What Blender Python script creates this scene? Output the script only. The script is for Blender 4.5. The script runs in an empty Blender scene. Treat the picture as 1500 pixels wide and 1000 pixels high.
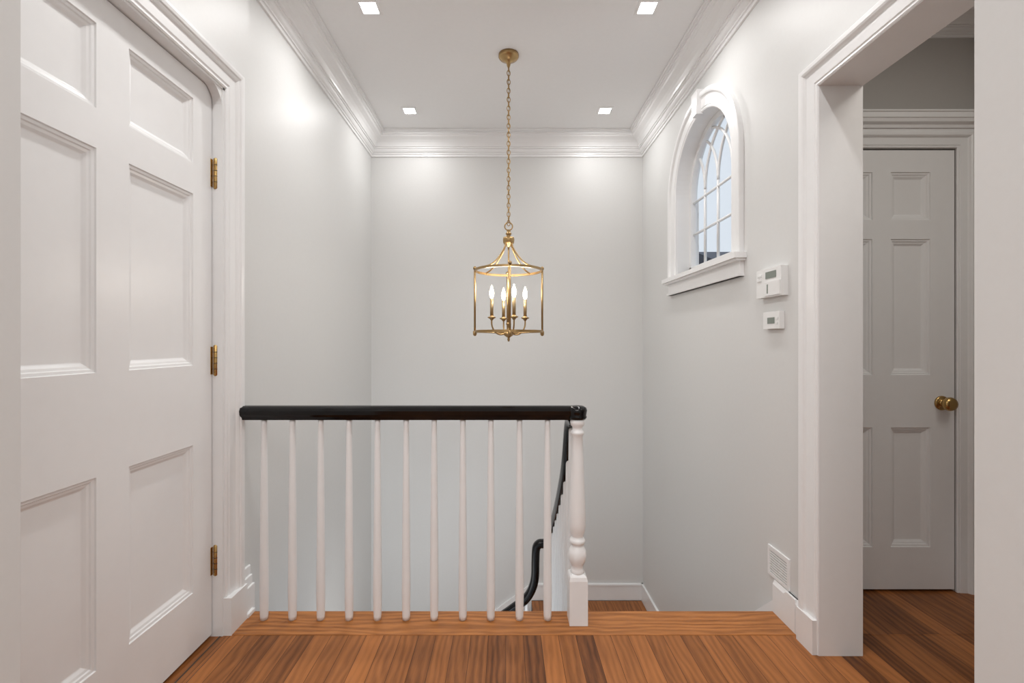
import bpy, bmesh, math, random
from mathutils import Vector, Matrix
random.seed(4)
F=680.0; CX=741.0; CAM=1.18
sc=bpy.context.scene
# ---------------- materials
def nm(name):
    m=bpy.data.materials.new(name); m.use_nodes=True
    return m, m.node_tree.nodes, m.node_tree.links
def paint(name,col,rough=.5,spec=.4,metal=0,bump=0,bscale=40,coat=0):
    m,n,l=nm(name); b=n['Principled BSDF']
    tc=n.new('ShaderNodeTexCoord')
    no=n.new('ShaderNodeTexNoise'); no.inputs['Scale'].default_value=bscale
    l.new(tc.outputs['Object'],no.inputs['Vector'])
    mr=n.new('ShaderNodeMapRange'); mr.inputs[3].default_value=.985; mr.inputs[4].default_value=1.015
    l.new(no.outputs['Fac'],mr.inputs[0])
    mx=n.new('ShaderNodeVectorMath'); mx.operation='SCALE'; mx.inputs[0].default_value=col
    l.new(mr.outputs[0],mx.inputs['Scale']); l.new(mx.outputs[0],b.inputs['Base Color'])
    b.inputs['Roughness'].default_value=rough; b.inputs['Metallic'].default_value=metal
    b.inputs['Specular IOR Level'].default_value=spec; b.inputs['Coat Weight'].default_value=coat
    if bump:
        bp=n.new('ShaderNodeBump'); bp.inputs['Strength'].default_value=bump; bp.inputs['Distance'].default_value=.002
        l.new(no.outputs['Fac'],bp.inputs['Height']); l.new(bp.outputs[0],b.inputs['Normal'])
    return m
def emis(name,col,s):
    m,n,l=nm(name); b=n['Principled BSDF']; b.inputs['Base Color'].default_value=(*col,1)
    b.inputs['Emission Color'].default_value=(*col,1); b.inputs['Emission Strength'].default_value=s
    return m
def wood(name,c1,c2,across='x',bw=.083,boards=True):
    m,n,l=nm(name); b=n['Principled BSDF']
    tc=n.new('ShaderNodeTexCoord'); sp=n.new('ShaderNodeSeparateXYZ'); l.new(tc.outputs['Object'],sp.inputs[0])
    A,L=('X','Y') if across=='x' else ('Y','X')
    def cmb(sa,sl,off=None):
        ma=n.new('ShaderNodeMath'); ma.operation='MULTIPLY'; ma.inputs[1].default_value=sa; l.new(sp.outputs[A],ma.inputs[0])
        ml=n.new('ShaderNodeMath'); ml.operation='MULTIPLY'; ml.inputs[1].default_value=sl; l.new(sp.outputs[L],ml.inputs[0])
        c=n.new('ShaderNodeCombineXYZ'); l.new(ml.outputs[0],c.inputs[0]); l.new(ma.outputs[0],c.inputs[1])
        if off: l.new(off,c.inputs[2])
        return c.outputs[0]
    dv=n.new('ShaderNodeMath'); dv.operation='DIVIDE'; dv.inputs[1].default_value=bw; l.new(sp.outputs[A],dv.inputs[0])
    fl=n.new('ShaderNodeMath'); fl.operation='FLOOR'; l.new(dv.outputs[0],fl.inputs[0])
    wn=n.new('ShaderNodeTexWhiteNoise'); wn.noise_dimensions='1D'; l.new(fl.outputs[0],wn.inputs['W'])
    k=n.new('ShaderNodeMath'); k.operation='MULTIPLY'; k.inputs[1].default_value=30 if boards else 0; l.new(wn.outputs['Value'],k.inputs[0])
    n1=n.new('ShaderNodeTexNoise'); n1.inputs['Scale'].default_value=1; n1.inputs['Detail'].default_value=6; n1.inputs['Roughness'].default_value=.65
    n1.inputs['Distortion'].default_value=.6
    l.new(cmb(45,3.2,k.outputs[0]),n1.inputs['Vector'])
    n2=n.new('ShaderNodeTexNoise'); n2.inputs['Scale'].default_value=1; n2.inputs['Detail'].default_value=3
    l.new(cmb(260,18,k.outputs[0]),n2.inputs['Vector'])
    wv=n.new('ShaderNodeTexWave'); wv.wave_type='BANDS'; wv.bands_direction='Y'; wv.inputs['Scale'].default_value=1.0
    wv.inputs['Distortion'].default_value=10; wv.inputs['Detail'].default_value=2; wv.inputs['Detail Scale'].default_value=.9
    l.new(cmb(11,3.0,k.outputs[0]),wv.inputs['Vector'])
    def mixv(a,bb,f):
        x=n.new('ShaderNodeMix'); x.data_type='FLOAT'; x.inputs[0].default_value=f; l.new(a,x.inputs[2]); l.new(bb,x.inputs[3]); return x.outputs[0]
    g=mixv(n1.outputs['Fac'],n2.outputs['Fac'],.3); g=mixv(g,wv.outputs['Fac'],.2)
    br=n.new('ShaderNodeTexBrick'); br.inputs['Scale'].default_value=1; br.inputs['Brick Width'].default_value=1.15
    br.inputs['Row Height'].default_value=bw; br.inputs['Mortar Size'].default_value=.0009 if boards else 0
    br.inputs['Color1'].default_value=(0,0,0,1); br.inputs['Color2'].default_value=(1,1,1,1); br.inputs['Mortar'].default_value=(.5,.5,.5,1)
    br.offset=.37; br.offset_frequency=2
    l.new(cmb(1,1),br.inputs['Vector'])
    t=mixv(wn.outputs['Value'],br.outputs['Color'],.5) if boards else g
    tt=n.new('ShaderNodeMath'); tt.operation='MULTIPLY_ADD'; tt.inputs[1].default_value=1.0; tt.inputs[2].default_value=-.22
    l.new(mixv(t,g,.58),tt.inputs[0])
    mr=n.new('ShaderNodeMapRange'); mr.inputs[1].default_value=.02; mr.inputs[2].default_value=.46; l.new(tt.outputs[0],mr.inputs[0])
    cm=n.new('ShaderNodeMix'); cm.data_type='RGBA'; l.new(mr.outputs[0],cm.inputs[0]); cm.inputs[6].default_value=(*c1,1); cm.inputs[7].default_value=(*c2,1)
    dk=n.new('ShaderNodeMix'); dk.data_type='RGBA'; l.new(br.outputs['Fac'],dk.inputs[0]); l.new(cm.outputs[2],dk.inputs[6]); dk.inputs[7].default_value=(c1[0]*.6,c1[1]*.55,c1[2]*.55,1)
    l.new(dk.outputs[2],b.inputs['Base Color'])
    b.inputs['Roughness'].default_value=.36; b.inputs['Specular IOR Level'].default_value=.3
    bp=n.new('ShaderNodeBump'); bp.inputs['Strength'].default_value=.15; bp.inputs['Distance'].default_value=.001; l.new(n2.outputs['Fac'],bp.inputs['Height']); l.new(bp.outputs[0],b.inputs['Normal'])
    return m
M_wall=paint('wall_paint',(.70,.70,.69),.45,.3,bump=.05,bscale=60)
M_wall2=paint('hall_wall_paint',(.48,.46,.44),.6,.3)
M_ceil=paint('ceiling_paint',(.87,.87,.87),.7,.2)
M_trim=paint('trim_paint',(.86,.86,.86),.3,.45,bump=.03,bscale=25)
M_black=paint('black_lacquer',(.003,.003,.0035),.10,.38)
M_brass=paint('antique_brass',(.42,.28,.13),.34,.5,metal=1,bscale=80)
M_brass2=paint('polished_brass',(.50,.33,.13),.26,.5,metal=1)
M_plas=paint('white_plastic',(.82,.82,.81),.4)
M_grey=paint('lcd_grey',(.22,.25,.22),.3)
M_vent=paint('vent_shadow_grey',(.30,.30,.30),.7)
M_dark=paint('dark_gap',(.05,.04,.035),.7)
M_floor=wood('oak_boards',(.085,.026,.007),(.42,.155,.044),'x',.07)
M_nose=wood('oak_nosing',(.20,.066,.016),(.50,.20,.06),'y',.5,False)
M_tread=wood('oak_tread',(.12,.04,.011),(.38,.15,.045),'y',.5,False)
M_lamp=emis('downlight_glow',(1,.98,.95),14)
M_bulb=emis('bulb_glow',(1,.86,.66),9)
M_cand=paint('candle_sleeve',(.48,.35,.19),.35,.5,metal=.8)
def glassmat():
    m,n,l=nm('window_glass'); n.remove(n['Principled BSDF']); o=n['Material Output']
    t=n.new('ShaderNodeBsdfTransparent'); g=n.new('ShaderNodeBsdfGlossy'); g.inputs['Roughness'].default_value=.02
    x=n.new('ShaderNodeMixShader'); x.inputs[0].default_value=.06; l.new(t.outputs[0],x.inputs[1]); l.new(g.outputs[0],x.inputs[2]); l.new(x.outputs[0],o.inputs['Surface'])
    return m
M_glass=glassmat()
# ---------------- builder
class B:
    def __init__(s,name): s.name=name; s.bm=bmesh.new(); s.m=[]
    def mi(s,m):
        if m not in s.m: s.m.append(m)
        return s.m.index(m)
    def face(s,vs,m,smooth=False):
        try: f=s.bm.faces.new(vs)
        except ValueError: return
        f.material_index=s.mi(m); f.smooth=smooth
    def v(s,p): return s.bm.verts.new(p)
    def poly(s,pts,m): s.face([s.v(p) for p in pts],m)
    def box(s,x0,x1,y0,y1,z0,z1,m):
        v=[s.v((x,y,z)) for x in(x0,x1) for y in(y0,y1) for z in(z0,z1)]
        for q in((0,1,3,2),(4,6,7,5),(0,4,5,1),(2,3,7,6),(0,2,6,4),(1,5,7,3)): s.face([v[i] for i in q],m)
    def grid(s,rows,m,closed_u=False,closed_v=True,smooth=False,caps=True):
        V=[[s.v(p) for p in r] for r in rows]; R=len(V); C=len(V[0])
        for i in range(R if closed_u else R-1):
            for j in range(C if closed_v else C-1):
                a=V[i];b=V[(i+1)%R]; s.face([a[j],a[(j+1)%C],b[(j+1)%C],b[j]],m,smooth)
        if caps and not closed_u: s.face(V[0][::-1],m); s.face(V[-1],m)
    def lathe(s,prof,c,m,seg=24,axis='z',smooth=True):
        rows=[]
        for r,h in prof:
            row=[]
            for k in range(seg):
                a=2*math.pi*k/seg; x,y=r*math.cos(a),r*math.sin(a)
                row.append(Vector(c)+(Vector((x,y,h)) if axis=='z' else Vector((x,h,y)) if axis=='y' else Vector((h,x,y))))
            rows.append(row)
        s.grid(rows,m,smooth=smooth)
    def tube(s,pts,r,m,seg=8,closed=False):
        pts=[Vector(p) for p in pts]; n=len(pts); rows=[]; up=None
        for i,p in enumerate(pts):
            if closed: t=(pts[(i+1)%n]-pts[i-1]).normalized()
            else: t=(pts[min(i+1,n-1)]-pts[max(i-1,0)]).normalized()
            if up is None: up=t.orthogonal().normalized()
            up=(up-t*up.dot(t)).normalized(); sd=t.cross(up)
            rr=r[i] if isinstance(r,(list,tuple)) else r
            rows.append([p+(up*math.cos(2*math.pi*k/seg)+sd*math.sin(2*math.pi*k/seg))*rr for k in range(seg)])
        s.grid(rows,m,closed_u=closed,smooth=True)
    def sweep(s,path,Bv,prof,m,ref,away=False,closed=False,smooth=False):
        path=[Vector(p) for p in path]; Bv=Vector(Bv); n=len(path)
        seg=[(path[(i+1)%n]-path[i]).normalized() for i in range(n if closed else n-1)]
        ns=[Bv.cross(t).normalized() for t in seg]
        sg=1 if (Vector(ref)-path[0]).dot(ns[0])>0 else -1
        if away: sg=-sg
        ns=[q*sg for q in ns]; rows=[]
        for i,p in enumerate(path):
            if closed: a,b=ns[i-1],ns[i]
            else: a,b=ns[max(i-1,0)],ns[min(i,n-2)]
            N=(a+b)/(1+a.dot(b))
            rows.append([p+N*u+Bv*v for u,v in prof])
        s.grid(rows,m,closed_u=closed,smooth=smooth)
    def done(s,bevel=0,parent=None,angle=None):
        bmesh.ops.recalc_face_normals(s.bm,faces=s.bm.faces)
        me=bpy.data.meshes.new(s.name); s.bm.to_mesh(me); s.bm.free()
        for m in s.m: me.materials.append(m)
        o=bpy.data.objects.new(s.name,me); sc.collection.objects.link(o)
        if bevel:
            md=o.modifiers.new('bevel','BEVEL'); md.width=bevel; md.segments=2; md.limit_method='ANGLE'; md.angle_limit=math.radians(50)
        if parent: o.parent=parent
        return o
L1=-1.135; L2=-1.16; R=1.18; D2=4.0; ZC=2.95; EDGE=2.03; RT=1.32; LOW=-2.75
# ---------------- walls
b=B('wall_left')
b.box(-1.32,L1,.861,.905,0,ZC,M_wall); b.box(-1.32,L1,1.875,2.045,-.3,ZC,M_wall); b.box(-1.32,L1,.905,1.875,2.205,ZC,M_wall)
b.box(-1.32,L2,2.045,D2+.14,LOW,ZC,M_wall); b.box(-1.36,-1.32,.861,2.045,0,ZC,M_wall)
b.done()
b=B('wall_back'); b.box(L2,R,D2,D2+.14,LOW,ZC,M_wall); b.done()
cy,r0,spr,zb=2.808,.395,2.158,1.62
J=1.744; HH=2.1415
b=B('wall_right')
b.box(R,RT,.861,.95,0,ZC,M_wall); b.box(R,RT,.95,J,HH,ZC,M_wall); b.box(R,RT,J,cy-r0,LOW,ZC,M_wall)
b.box(R,RT,cy+r0,D2+.14,LOW,ZC,M_wall); b.box(R,RT,cy-r0,cy+r0,LOW,zb,M_wall)
N=40
arc=[(cy-r0*math.cos(math.pi*i/N),spr+r0*math.sin(math.pi*i/N)) for i in range(N+1)]
for X in(R,RT):
    for i in range(N):
        (ya,za),(yb,zb2)=arc[i],arc[i+1]; b.poly([(X,ya,za),(X,yb,zb2),(X,yb,ZC),(X,ya,ZC)],M_wall)
for i in range(N):
    (ya,za),(yb,zb2)=arc[i],arc[i+1]; b.poly([(R,ya,za),(R,yb,zb2),(RT,yb,zb2),(RT,ya,za)],M_trim)
b.done()
b=B('wall_front')
b.box(-1.36,-.90,.74,.861,0,ZC,M_wall); b.box(.869,1.36,.74,.861,0,ZC,M_wall); b.box(-.90,.869,.74,.861,2.3,ZC,M_wall)
b.box(-2.2,-1.36,.74,.861,0,ZC,M_wall)
b.done()
b=B('wall_rear'); b.box(-2.2,1.45,-2.6,-2.5,0,ZC,M_wall); b.box(-2.3,-2.2,-2.6,.861,0,ZC,M_wall); b.box(1.33,1.43,-2.5,.74,0,ZC,M_wall); b.done()
b=B('ceiling'); b.box(-2.3,R+.14,-2.6,D2+.14,ZC,ZC+.1,M_ceil); b.done()
b=B('floor'); b.box(-2.3,2.3,-2.6,1.866,-.03,0,M_floor); b.box(RT-.06,2.3,1.866,2.3,-.03,0,M_floor); b.box(-2.3,2.3,-2.6,1.98,-.3,-.03,M_trim)
b.box(L2,RT,2,D2,LOW-.05,LOW,M_floor)
b.box(L1,R,1.866,EDGE,-.032,.002,M_nose); b.box(L1,R,1.98,EDGE-.02,-.3,-.032,M_trim)
b.box(L1-.012,L1-.006,.917,1.866,-.01,.001,M_dark); b.box(L1+.028,L1+.031,.87,1.866,-.01,.0006,M_dark)
b.done(bevel=.002)
# ---------------- crown
crown=[(0,0),(.15,0),(.15,.01),(.142,.014),(.142,.022),(.13,.024),(.13,.036),(.118,.04),(.112,.05),(.10,.056),(.082,.066),(.066,.082),(.056,.1),(.052,.112),(.044,.113),(.044,.124),(.036,.126),(.034,.136),(.028,.146),(.018,.153),(.018,.162),(.010,.164),(.010,.182),(0,.184)]
b=B('trim_1'); b.sweep([(L2,.861,ZC),(L2,D2,ZC),(R,D2,ZC),(R,.861,ZC)],(0,0,-1),crown,M_trim,(0,2,ZC),closed=True); b.done()
# ---------------- casings
cas=[(0,0),(0,.010),(.006,.014),(.012,.012),(.016,.012),(.02,.016),(.07,.018),(.076,.022),(.082,.03),(.09,.034),(.108,.034),(.112,.03),(.112,0)]
b=B('trim_2')
b.sweep([(R,J,0),(R,J,HH),(R,.95,HH),(R,.95,0)],(-1,0,0),[(u*.85,v*.7) for u,v in cas],M_trim,(R,1.3,1),away=True)
b.box(R-.005,RT+.02,J-.002,J+.02,0,HH,M_trim); b.box(R-.005,RT+.02,.95,J,HH-.002,HH+.02,M_trim)
b.box(RT,RT+.02,J+.02,J+.1,0,HH+.1,M_trim)
b.box(R-.027,R,J+.003,J+.10,0,.13,M_trim)
b.done()
cas2=[(0,0),(0,.012),(.006,.018),(.012,.014),(.018,.014),(.024,.02),(.065,.022),(.07,.03),(.078,.036),(.084,.036),(.088,.044),(.1,.048),(.11,.048),(.114,.04),(.114,0)]
DX=-1.175; DH=2.185
b=B('trim_3')
b.sweep([(L1,1.868,0),(L1,1.868,DH+.012),(L1,.915,DH+.012),(L1,.915,0)],(1,0,0),[(u*.9,v*.6) for u,v in cas2],M_trim,(L1,1.3,1),away=True)
b.box(-1.26,L1+.002,1.858,1.876,0,DH+.02,M_trim); b.box(-1.26,L1+.002,.905,.917,0,DH+.02,M_trim); b.box(-1.26,L1+.002,.905,1.876,DH+.004,DH+.022,M_trim)
b.box(-1.26,DX-.046,1.83,1.858,0,DH,M_trim)
b.box(L1,L1+.034,1.862,1.978,0,.15,M_trim)
rc=.075; pts=[(1.859,DH+.006)]+[(1.859-rc+rc*math.sin(math.pi/2*k/10),DH+.006-rc+rc*math.cos(math.pi/2*k/10)) for k in range(11)]
b.poly([(L1-.002,y,z) for y,z in pts],M_trim); b.poly([(DX+.003,y,z) for y,z in pts],M_trim)
for k in range(1,len(pts)-1): b.poly([(L1-.002,*pts[k]),(L1-.002,*pts[k+1]),(DX+.003,*pts[k+1]),(DX+.003,*pts[k])],M_trim)
b.done()
# ---------------- panelled doors
rings=[(0,0),(.002,-.005),(.010,-.006),(.013,-.010),(.020,-.012),(.028,-.018),(.031,-.019)]
def pdoor(b,fn,us,ws,m,th=.04):
    def q(pts): b.poly([fn(*p) for p in pts],m)
    for i in range(len(us)-1):
        for j in range(len(ws)-1):
            u0,u1,w0,w1=us[i],us[i+1],ws[j],ws[j+1]
            if i%2 and j%2:
                for (a,da),(c,dc) in zip(rings,rings[1:]):
                    A=[(u0+a,w0+a,da),(u1-a,w0+a,da),(u1-a,w1-a,da),(u0+a,w1-a,da)]
                    C=[(u0+c,w0+c,dc),(u1-c,w0+c,dc),(u1-c,w1-c,dc),(u0+c,w1-c,dc)]
                    for k in range(4): q([A[k],A[(k+1)%4],C[(k+1)%4],C[k]])
                q(C)
            else: q([(u0,w0,0),(u1,w0,0),(u1,w1,0),(u0,w1,0)])
    U,W=us[-1],ws[-1]; u_,w_=us[0],ws[0]
    for P in ([(u_,w_),(U,w_)],[(U,w_),(U,W)],[(U,W),(u_,W)],[(u_,W),(u_,w_)]):
        q([(P[0][0],P[0][1],0),(P[1][0],P[1][1],0),(P[1][0],P[1][1],-th),(P[0][0],P[0][1],-th)])
    q([(u_,w_,-th),(U,w_,-th),(U,W,-th),(u_,W,-th)])
b=B('door_1')
pdoor(b,lambda u,w,n:(DX+n,u,w),[.92,1.034,1.332,1.447,1.745,1.854],[.012,.235,.79,1.09,1.735,1.85,2.094,DH],M_trim)
for z in(1.852,1.104,.304):
    b.lathe([(.0,-.064),(.006,-.062),(.009,-.058),(.009,.058),(.006,.062),(0,.064)],(DX+.012,1.862,z),M_brass2,12)
    for k in(-.034,-.011,.011,.034): b.lathe([(.0096,-.001),(.0096,.001)],(DX+.012,1.862,z+k),M_dark,12)
    b.box(DX-.002,DX+.0025,1.846,1.858,z-.055,z+.055,M_brass2)
b.done()
S=F/2.19; YD=2.19
def PX(x): return (x-CX)/S
def PZ(y): return CAM-(y-500)/S
b=B('door_2')
pdoor(b,lambda u,w,n:(u,YD-n,w),[PX(1185),PX(1220),PX(1278),PX(1305),PX(1363),PX(1398)],[.012,PZ(801),PZ(626),PZ(549),PZ(350),PZ(322),PZ(252),PZ(220)],M_trim)
kx,kz=PX(1379),PZ(590)
b.lathe([(0,0),(.034,0),(.034,-.004),(.03,-.008),(.018,-.010),(.014,-.014),(.014,-.022),(.022,-.026),(.03,-.034),(.032,-.044),(.028,-.054),(.016,-.06),(0,-.061)],(kx,YD,kz),M_brass2,28,axis='y')
b.done()
b=B('trim_4')
ct=PZ(220)+.008
b.sweep([(PX(1399.5),YD,0),(PX(1399.5),YD,ct),(PX(1183),YD,ct),(PX(1183),YD,0)],(0,-1,0),[(u*.62,v*.8) for u,v in cas],M_trim,(1.7,YD,1),away=True)
b.box(1.33,2.2,YD-.022,YD+.02,ct+.055,ct+.10,M_trim)
pr=[(0,0),(.03,0),(.034,.012),(.05,.02),(.055,.034),(.06,.036),(.06,.058),(.066,.062),(.066,.068),(0,.068)]
z0=ct+.085
b.grid([[(x,YD-u,z0+v) for u,v in pr] for x in(1.33,2.2)],M_trim)
b.sweep([(1.32,2.19,2.72),(2.21,2.19,2.72),(2.21,-.5,2.72)],(0,0,-1),[(u*.7,v*.6) for u,v in crown],M_trim,(1.8,0,2.72))
b.done()
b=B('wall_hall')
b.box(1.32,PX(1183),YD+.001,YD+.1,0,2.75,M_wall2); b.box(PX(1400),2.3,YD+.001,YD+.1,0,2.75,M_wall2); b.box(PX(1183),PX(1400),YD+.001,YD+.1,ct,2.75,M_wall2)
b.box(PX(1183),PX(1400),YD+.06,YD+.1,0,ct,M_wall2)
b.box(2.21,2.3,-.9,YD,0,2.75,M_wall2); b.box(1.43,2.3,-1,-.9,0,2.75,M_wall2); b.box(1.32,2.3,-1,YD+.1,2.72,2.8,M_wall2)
b.done()
b=B('baseboard_hall'); b.box(2.192,2.21,-.9,YD-.03,0,.15,M_trim); b.done(bevel=.003)
# ---------------- baseboards
b=B('baseboard_right')
b.sweep([(R,J+.098,0),(R,EDGE,0)],(0,0,1),[(0,0),(0,.14),(.006,.14),(.01,.13),(.014,.122),(.014,0)],M_trim,(0,1.9,0))
LZ=-1.04; rise=1.04/6; run=.2; LY=EDGE+5*run
def skirt(pts,x):
    P=[(x-.0,y,z) for y,z in pts]; Q=[(x-.016,y,z) for y,z in pts]
    b.poly(P,M_trim); b.poly(Q,M_trim)
    for i in range(len(P)): j=(i+1)%len(P); b.poly([P[i],P[j],Q[j],Q[i]],M_trim)
skirt([(EDGE-.16,.14),(EDGE-.1,.14),(LY-.02,LZ+.20),(LY+.06,LZ+.14),(D2,LZ+.14),(D2,LZ-.02),(LY,LZ-.3),(EDGE+.001,-.3),(EDGE+.001,.003),(EDGE-.16,.003)],R)
b.done()
b=B('baseboard_back')
b.box(.22,R,D2-.016,D2,LZ,LZ+.14,M_trim); b.box(.22,R,D2-.022,D2,LZ+.125,LZ+.137,M_trim)
P=[(.22,LZ+.14),(.22,LZ-.2),(-1.15,LZ-1.2),(-1.15,LZ-.86)]
for k in range(4): j=(k+1)%4; b.poly([(P[k][0],D2,P[k][1]),(P[j][0],D2,P[j][1]),(P[j][0],D2-.016,P[j][1]),(P[k][0],D2-.016,P[k][1])],M_trim)
b.poly([(x,D2-.016,z) for x,z in P],M_trim)
b.done()
b=B('baseboard_left')
b.box(L1,L1+.02,1.976,2.045,0,.16,M_trim); b.box(L1,L1+.028,1.976,2.05,0,.12,M_trim); b.box(L1,L1+.012,1.976,2.045,.16,.20,M_trim); b.box(L1,L1+.04,1.976,2.03,0,.02,M_trim)
b.done(bevel=.004)
# ---------------- stairs
SX=.275; RS=R-.018
b=B('staircase')
for i in range(5):
    y0=EDGE+i*run; z=-(i+1)*rise
    b.box(SX-.02,RS,y0-.02 if i else y0+.001,y0+run+.012,z-.028,z,M_tread); b.box(SX,RS,y0+.001,y0+.018,z,z+rise-.034,M_trim)
b.box(SX,RS,LY-.018,LY,LZ,LZ+rise-.028,M_trim)
b.box(.22,RS,LY-.02,D2-.024,LZ-.03,LZ,M_floor); b.box(.22,RS,LY,D2-.024,LZ-.25,LZ-.03,M_trim)
top=[]
for i in range(5,0,-1): top+= [(EDGE+i*run,-(i)*rise-.028),(EDGE+(i-1)*run+.001,-(i)*rise-.028)]
st=[(EDGE+.001,-.45),(LY,LZ-.25),(LY,LZ-.03)]+top
for x in(SX,SX+.03): b.poly([(x,y,z) for y,z in st],M_trim)
for i in range(len(st)):
    j=(i+1)%len(st); b.poly([(SX,*st[i]),(SX+.03,*st[i]),(SX+.03,*st[j]),(SX,*st[j])],M_trim)
for i in range(6):
    x1=.22-i*.225; z=LZ-(i+1)*rise
    b.box(x1-.24,x1+.02,LY-.02,D2-.024,z-.028,z,M_tread); b.box(x1,x1+.016,LY,D2-.024,z,z+rise-.028,M_trim)
b.done()
# ---------------- handrail
RY=1.97; NX=(846-CX)*1.955/F
def sx(x,d): return (x-CX)*d/F
rp=[(-.029,-.02),(-.029,.02),(-.016,.024),(-.006,.031),(.010,.033),(.022,.027),(.029,.014),(.029,-.014),(.022,-.027),(.010,-.033),(-.006,-.031),(-.016,-.024)]
root=bpy.data.objects.new('stair_railing',None); sc.collection.objects.link(root)
b=B('handrail')
zc=.879
b.sweep([(L1,RY,zc),(NX-.01,RY,zc)],(0,1,0),rp,M_black,(0,RY,5),smooth=False)
b.lathe([(0,.85),(.026,.85),(.036,.853),(.041,.862),(.038,.868),(.04,.878),(.042,.89),(.038,.901),(.026,.908),(.0,.91)],(NX,RY-.005,0),M_black,32)
def cr(pts,n=8):
    P=[Vector(p) for p in pts]; P=[2*P[0]-P[1]]+P+[2*P[-1]-P[-2]]; o=[]
    for i in range(1,len(P)-2):
        for k in range(n):
            t=k/n; o.append(.5*((2*P[i])+(P[i+1]-P[i-1])*t+(2*P[i-1]-5*P[i]+4*P[i+1]-P[i+2])*t*t+(-P[i-1]+3*P[i]-3*P[i+1]+P[i+2])*t**3))
    o.append(P[-2]); return o
RX=.293
d1=cr([(RX,2.0,.85),(RX,2.1,.80),(RX,2.2,.62),(RX,2.30,.50),(RX,2.52,.30),(RX,2.78,.10),(RX,2.98,-.06),(RX,3.08,-.14),(RX,3.13,-.17)])
b.sweep(d1,(1,0,0),[(u*.85,v*.85) for u,v in rp],M_black,(RX,2,5),smooth=True)
d2=cr([(RX+.02,3.12,-.175),(.25,3.12,-.176),(.222,3.12,-.18),(.203,3.12,-.21),(.198,3.12,-.30),(.195,3.12,-.40),(.175,3.12,-.48),(.13,3.12,-.55),(.05,3.12,-.61),(-.1,3.12,-.72),(-.5,3.12,-1.03),(-1.1,3.12,-1.5)])
b.sweep(d2,(0,1,0),[(u*.9,v*.85) for u,v in rp],M_black,(0,3.12,5),smooth=True)
b.done(parent=root)
b=B('balusters')
def bal(x,y,z0,z1):
    h=z1-z0
    b.lathe([(.0,0),(.0155,0),(.0165,.02*h),(.0185,.14*h),(.018,.22*h),(.015,.6*h),(.0115,.97*h),(.0115,h)],(x,y,z0),M_trim,16)
for x in(387,428.5,470,511.5,553,595,636,678,719,761,802): bal(sx(x,RY),RY,.003,.855)
def railz(path,c,ax):
    for p,q in zip(path,path[1:]):
        if min(p[ax],q[ax])<=c<=max(p[ax],q[ax]) and abs(p[ax]-q[ax])>1e-6: return p.z+(q.z-p.z)*(c-p[ax])/(q[ax]-p[ax])
for i in range(5):
    for k in(.05,.15):
        y=EDGE+i*run+k
        zz=railz(d1,y,1)
        bal(RX,y,-(i+1)*rise,zz-.015)
for x in(.14,.03,-.08,-.19,-.3,-.42,-.53,-.65,-.76,-.87,-.99):
    zz=railz(d2,x,0); i=math.floor((.22-x)/.225)
    z0=LZ-(i+1)*rise if x<.22 else LZ
    bal(x,3.12,z0,(zz if zz else -.3)-.015)
b.done(parent=root)
b=B('newel_post')
w=.038
b.box(NX-w,NX+w,RY-.01-w,RY-.01+w,.002,.185,M_trim)
c=(NX,RY-.01,0)
rows=[[(NX+sx_*ww,RY-.01+sy_*ww,z) for sx_,sy_ in((-1,-1),(1,-1),(1,1),(-1,1))] for ww,z in((w,.185),(w*.9,.20),(.026,.208))]
b.grid(rows,M_trim)
b.lathe([(.026,.205),(.03,.212),(.026,.222),(.023,.232),(.028,.245),(.036,.262),(.0385,.28),(.036,.3),(.027,.318),(.023,.325),(.03,.332),(.034,.34),(.03,.35),(.024,.356),(.024,.362),(.031,.38),(.035,.41),(.034,.46),(.03,.58),(.024,.72),(.0215,.78),(.026,.788),(.029,.795),(.026,.803),(.021,.808),(.021,.82),(.028,.828),(.03,.84),(.028,.852)],c,M_trim,28)
b.done(parent=root)
# ---------------- arched window
b=B('window_1')
path=[(R,cy-r0,zb)]+[(R,y,z) for y,z in arc]+[(R,cy+r0,zb)]
b.sweep(path,(-1,0,0),[(u,v*.8) for u,v in cas],M_trim,(R,cy,2.0),away=True,smooth=False)
b.sweep([(1.275,y,z) for _,y,z in path],(1,0,0),[(0,-.01),(.035,-.01),(.035,.02),(.03,.03),(0,.03)],M_trim,(R,cy,2.0))
b.box(1.265,1.305,cy-r0,cy+r0,zb,zb+.065,M_trim)
b.box(R,RT+.01,cy-r0-.001,cy-r0+.004,zb,spr,M_trim); b.box(R,RT+.01,cy+r0-.004,cy+r0+.001,zb,spr,M_trim)
ri=r0-.03; gx=1.285
def bar(p,q,wd=.009):
    p,q=Vector(p),Vector(q); b.tube([p,q],wd,M_trim,6)
cols=[-ri*.5,0,ri*.5]
for c_ in cols: bar((gx,cy+c_,zb+.06),(gx,cy+c_,spr))
for z in(zb+.285,zb+.50): bar((gx,cy-ri,z),(gx,cy+ri,z))
def arcs(c0,rad,s):
    pts=[]
    for k in range(25):
        a=math.pi/2*k/24*1.15
        y=c0+s*rad*(1-math.cos(a)); z=spr+rad*math.sin(a)
        if (y-cy)**2+(z-spr)**2>ri*ri: break
        pts.append((gx,y,z))
    if len(pts)>1: b.tube(pts,.009,M_trim,6)
for c_ in cols+[-ri,ri]:
    for s in(-1,1):
        if abs(c_)<ri or s*c_<0: arcs(cy+c_,ri*1.0,s)
b.poly([(gx,cy-ri,zb+.06)]+[(gx,cy-ri*math.cos(math.pi*i/N),spr+ri*math.sin(math.pi*i/N)) for i in range(N+1)]+[(gx,cy+ri,zb+.06)],M_glass)
K=[(-.03,r0-.01),(.03,r0-.01),(.046,r0+.13),(-.046,r0+.13)]
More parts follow.
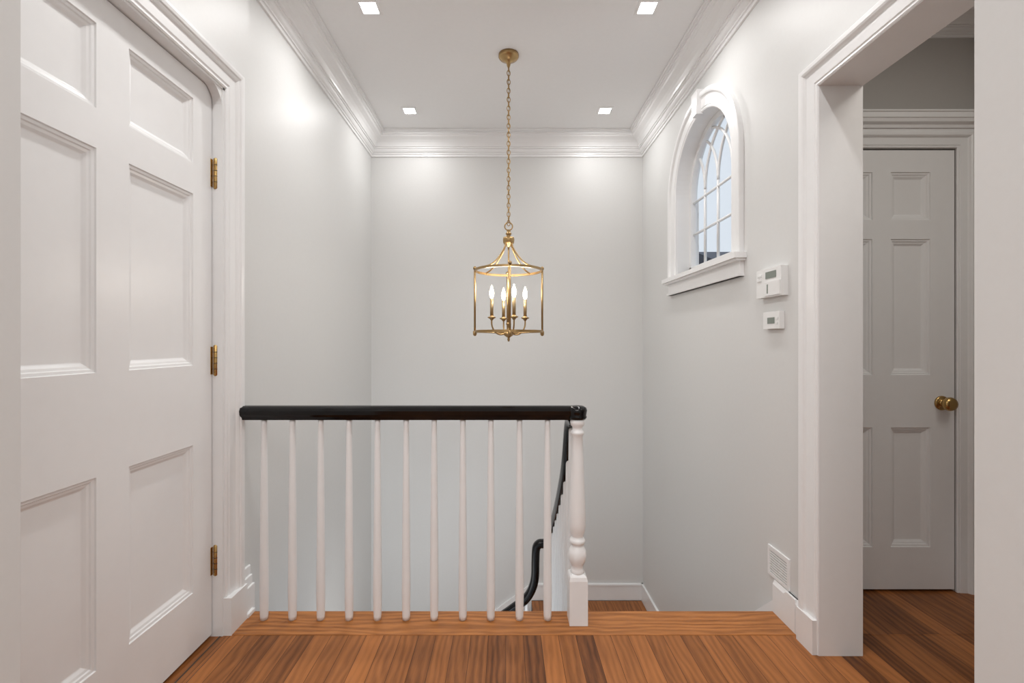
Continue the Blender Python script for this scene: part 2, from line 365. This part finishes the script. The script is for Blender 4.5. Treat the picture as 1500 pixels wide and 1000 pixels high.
A=[b.v((R,cy+u,spr+v)) for u,v in K]; C=[b.v((R-.042,cy+u,spr+v)) for u,v in K]
b.face(C,M_trim)
for k in range(4): b.face([A[k],A[(k+1)%4],C[(k+1)%4],C[k]],M_trim)
b.box(R-.06,RT-.02,2.275,3.34,zb-.028,zb,M_trim); b.box(R-.045,R,2.285,3.33,zb-.04,zb-.028,M_trim)
b.box(R-.02,R,2.30,3.316,zb-.115,zb-.04,M_trim); b.box(R-.03,R,2.297,3.32,zb-.115,zb-.10,M_trim)
b.done()
# ---------------- wall controls
b=B('thermostat')
b.box(R-.03,R,1.94,2.13,1.375,1.50,M_plas); b.box(R-.034,R-.03,1.945,2.06,1.38,1.44,M_plas); b.box(R-.0315,R-.03,1.975,2.055,1.455,1.485,M_grey)
b.box(R-.033,R-.03,2.085,2.12,1.45,1.46,M_plas); b.box(R-.033,R-.03,2.085,2.12,1.47,1.48,M_plas); b.box(R-.0345,R-.034,2.03,2.04,1.39,1.43,M_grey)
b.done(bevel=.002)
b=B('thermostat')
b.box(R-.022,R,1.965,2.09,1.235,1.31,M_plas); b.box(R-.0235,R-.022,2.0,2.055,1.258,1.285,M_grey)
b.box(R-.025,R-.022,1.975,1.99,1.255,1.265,M_plas); b.box(R-.025,R-.022,1.975,1.99,1.275,1.285,M_plas)
b.done(bevel=.002)
b=B('air_vent')
y0,y1,z0,z1=1.924,2.08,.145,.275
b.box(R-.007,R,y0,y1,z0,z0+.014,M_trim); b.box(R-.007,R,y0,y1,z1-.014,z1,M_trim); b.box(R-.007,R,y0,y0+.014,z0+.014,z1-.014,M_trim); b.box(R-.007,R,y1-.014,y1,z0+.014,z1-.014,M_trim)
b.box(R-.002,R-.0005,y0+.014,y1-.014,z0+.014,z1-.014,M_vent)
for k in range(9):
    z=z0+.0185+k*.0112; b.box(R-.0055,R-.002,y0+.014,y1-.014,z,z+.0065,M_trim)
b.done()
# ---------------- downlights
LP=[(-.724,2.461),(.749,2.461),(-.738,3.56),(.759,3.56),(-.73,1.36),(.75,1.36)]
for (x,y) in LP:
    b=B('recessed_downlight'); h=.04
    b.sweep([(x-h,y-h,ZC),(x+h,y-h,ZC),(x+h,y+h,ZC),(x-h,y+h,ZC)],(0,0,-1),[(0,0),(.018,0),(.016,.003),(.002,.004)],M_ceil,(x,y,ZC),away=True,closed=True)
    b.box(x-h,x+h,y-h,y+h,ZC-.003,ZC-.001,M_lamp)
    o=b.done()
    ld=bpy.data.lights.new('downlight','AREA'); ld.shape='SQUARE'; ld.size=.08; ld.energy=3.8 if y>3 else 5.2; ld.color=(1,.99,.98); ld.spread=math.radians(180 if y>3 else 150)
    lo=bpy.data.objects.new('downlight_lamp',ld); sc.collection.objects.link(lo); lo.location=(x,y,ZC-.012)
    lo.parent=o
# ---------------- chandelier
QY=2.866; QX=.017
b=B('pendant_lantern')
def P(r,a,z): return (QX+r*math.cos(a),QY+r*math.sin(a),CAM+z)
c=(QX,QY,CAM)
b.lathe([(0,1.77),(.062,1.77),(.062,1.755),(.055,1.745),(.03,1.732),(.014,1.72),(.01,1.70),(.006,1.69),(0,1.69)],c,M_brass,32)
z=1.70; i=0
while z>.735:
    pts=[]
    for k in range(14):
        a=2*math.pi*k/14; u=.0095*math.cos(a); w_=.0175*math.sin(a)
        pts.append((QX+(u if i%2 else u*.25),QY+(u*.25 if i%2 else u),CAM+z-.0175+w_))
    b.tube(pts,.0026,M_brass,6,closed=True); z-=.0272; i+=1
b.tube([(QX+.004*math.sin(t*1.3),QY+.004*math.cos(t*1.3),CAM+1.7-t*.0235) for t in range(42)],.0018,M_brass,5)
b.tube([(QX+.024*math.cos(2*math.pi*k/24),QY,CAM+.71+.024*math.sin(2*math.pi*k/24)) for k in range(24)],.004,M_brass,8,closed=True)
b.lathe([(0,.69),(.012,.688),(.012,.672),(.018,.668),(.018,.66),(.012,.656),(.012,.648),(.034,.642),(.036,.63),(.034,.61),(.03,.603),(.016,.60),(.012,.585),(0,.58)],c,M_brass,28)
b.lathe([(.0055,.6),(.0055,.0)],c,M_brass,12)
b.lathe([(0,-.0),(.006,.004),(.009,.014),(.006,.022),(.014,.028),(.026,.036),(.03,.046),(.02,.056),(.012,.062),(.012,.10),(.016,.105),(.016,.112),(.006,.118)],c,M_brass,24)
RR=.205
def ring(zc_,hh):
    b.sweep([(QX+RR*math.cos(2*math.pi*k/64),QY+RR*math.sin(2*math.pi*k/64),CAM+zc_) for k in range(64)],(0,0,1),[(-.004,-hh),(.004,-hh),(.004,hh),(-.004,hh)],M_brass,(QX,QY,CAM+zc_),closed=True,smooth=False)
ring(.437,.007); ring(.062,.007)
for k in range(4):
    a=math.pi/2*k+.03
    b.tube([P(RR+.003,a,.052),P(RR+.003,a,.446)],.0085,M_brass,4)
    b.lathe([(0,-.012),(.009,-.008),(.012,0),(.012,.016),(.009,.02)],P(RR+.003,a,.045),M_brass,12)
    b.lathe([(.011,0),(.011,.012),(.005,.018),(0,.02)],P(RR+.003,a,.444),M_brass,12)
    b.tube([P(.01,a,.05),P(RR,a,.06)],.004,M_brass,6)
    a2=a+math.pi/4
    b.tube(cr([P(r_,a2,z_) for r_,z_ in((.022,.625),(.032,.585),(.055,.548),(.085,.512),(.12,.48),(.16,.455),(.205,.44))],5),.005,M_brass,8)
    a3=math.radians(17)+math.pi/2*k
    b.tube(cr([P(r_,a3,z_) for r_,z_ in((.01,.06),(.035,.045),(.065,.045),(.092,.065),(.107,.1),(.108,.14))],5),.005,M_brass,8)
    cc=P(.108,a3,0)
    b.lathe([(0,.128),(.008,.13),(.012,.138),(.024,.144),(.026,.149),(.013,.152),(.0115,.157)],cc,M_brass,20)
    b.lathe([(.0105,.155),(.0105,.262),(0,.262)],cc,M_cand,16)
    b.lathe([(.006,.262),(.011,.275),(.0145,.292),(.013,.308),(.007,.326),(.002,.342),(0,.344)],cc,M_bulb,16)
o=b.done()
for k in range(4):
    a3=math.radians(17)+math.pi/2*k
    ld=bpy.data.lights.new('candle_bulb','POINT'); ld.energy=1.4; ld.color=(1,.94,.87); ld.shadow_soft_size=.04
    lo=bpy.data.objects.new('candle_light',ld); sc.collection.objects.link(lo); lo.location=P(.108,a3,.39); lo.parent=o
# ---------------- neighbour outside window
M_roof=paint('slate_roof',(.10,.11,.14),.8); M_sid=paint('white_siding',(.62,.65,.69),.7)
b=B('neighboring_house')
b.box(4.9,9,9,14,-3,2.5,M_sid)
b.poly([(4.7,8.8,2.4),(9.2,8.8,2.4),(9.2,11.5,3.4),(4.7,11.5,3.4)],M_roof); b.poly([(4.7,14.2,2.4),(9.2,14.2,2.4),(9.2,11.5,3.4),(4.7,11.5,3.4)],M_roof)
b.done()
b=B('ground'); b.box(-20,30,4.3,40,-3.1,-3,M_sid); b.done()
# ---------------- lights & world
def area(name,loc,sx_,sy_,e,col=(1,1,1),rot=(0,0,0)):
    ld=bpy.data.lights.new(name,'AREA'); ld.shape='RECTANGLE'; ld.size=sx_; ld.size_y=sy_; ld.energy=e; ld.color=col
    o=bpy.data.objects.new(name,ld); sc.collection.objects.link(o); o.location=loc; o.rotation_euler=rot; return o
area('rear_room_fill',(-.3,-1.2,2.85),2.2,1.8,68,(1,1,1))  # big soft fill added behind the camera, no actual fixture
area('hall_fill',(1.78,.9,2.66),.5,.8,8,(1,.95,.88))  # unseen lamp added to brighten the hall and its door
area('lower_stair_fill',(-.5,2.7,-.9),.9,.7,3,(1,.97,.93),(math.radians(100),0,0))  # fill added below floor level to keep the lower stairwell walls bright
w=bpy.data.worlds.new('world'); sc.world=w; w.use_nodes=True
bg=w.node_tree.nodes['Background']; bg.inputs[0].default_value=(.70,.77,.85,1); bg.inputs[1].default_value=1.0
cd=bpy.data.cameras.new('camera'); co=bpy.data.objects.new('camera',cd); sc.collection.objects.link(co)
co.location=(0,0,CAM); co.rotation_euler=(math.pi/2,0,0); cd.sensor_width=36; cd.lens=36*F/1500; cd.shift_x=(750-CX)/1500; cd.clip_start=.01
sc.camera=co
sc.view_settings.view_transform='Standard'; sc.view_settings.look='None'; sc.view_settings.exposure=.06
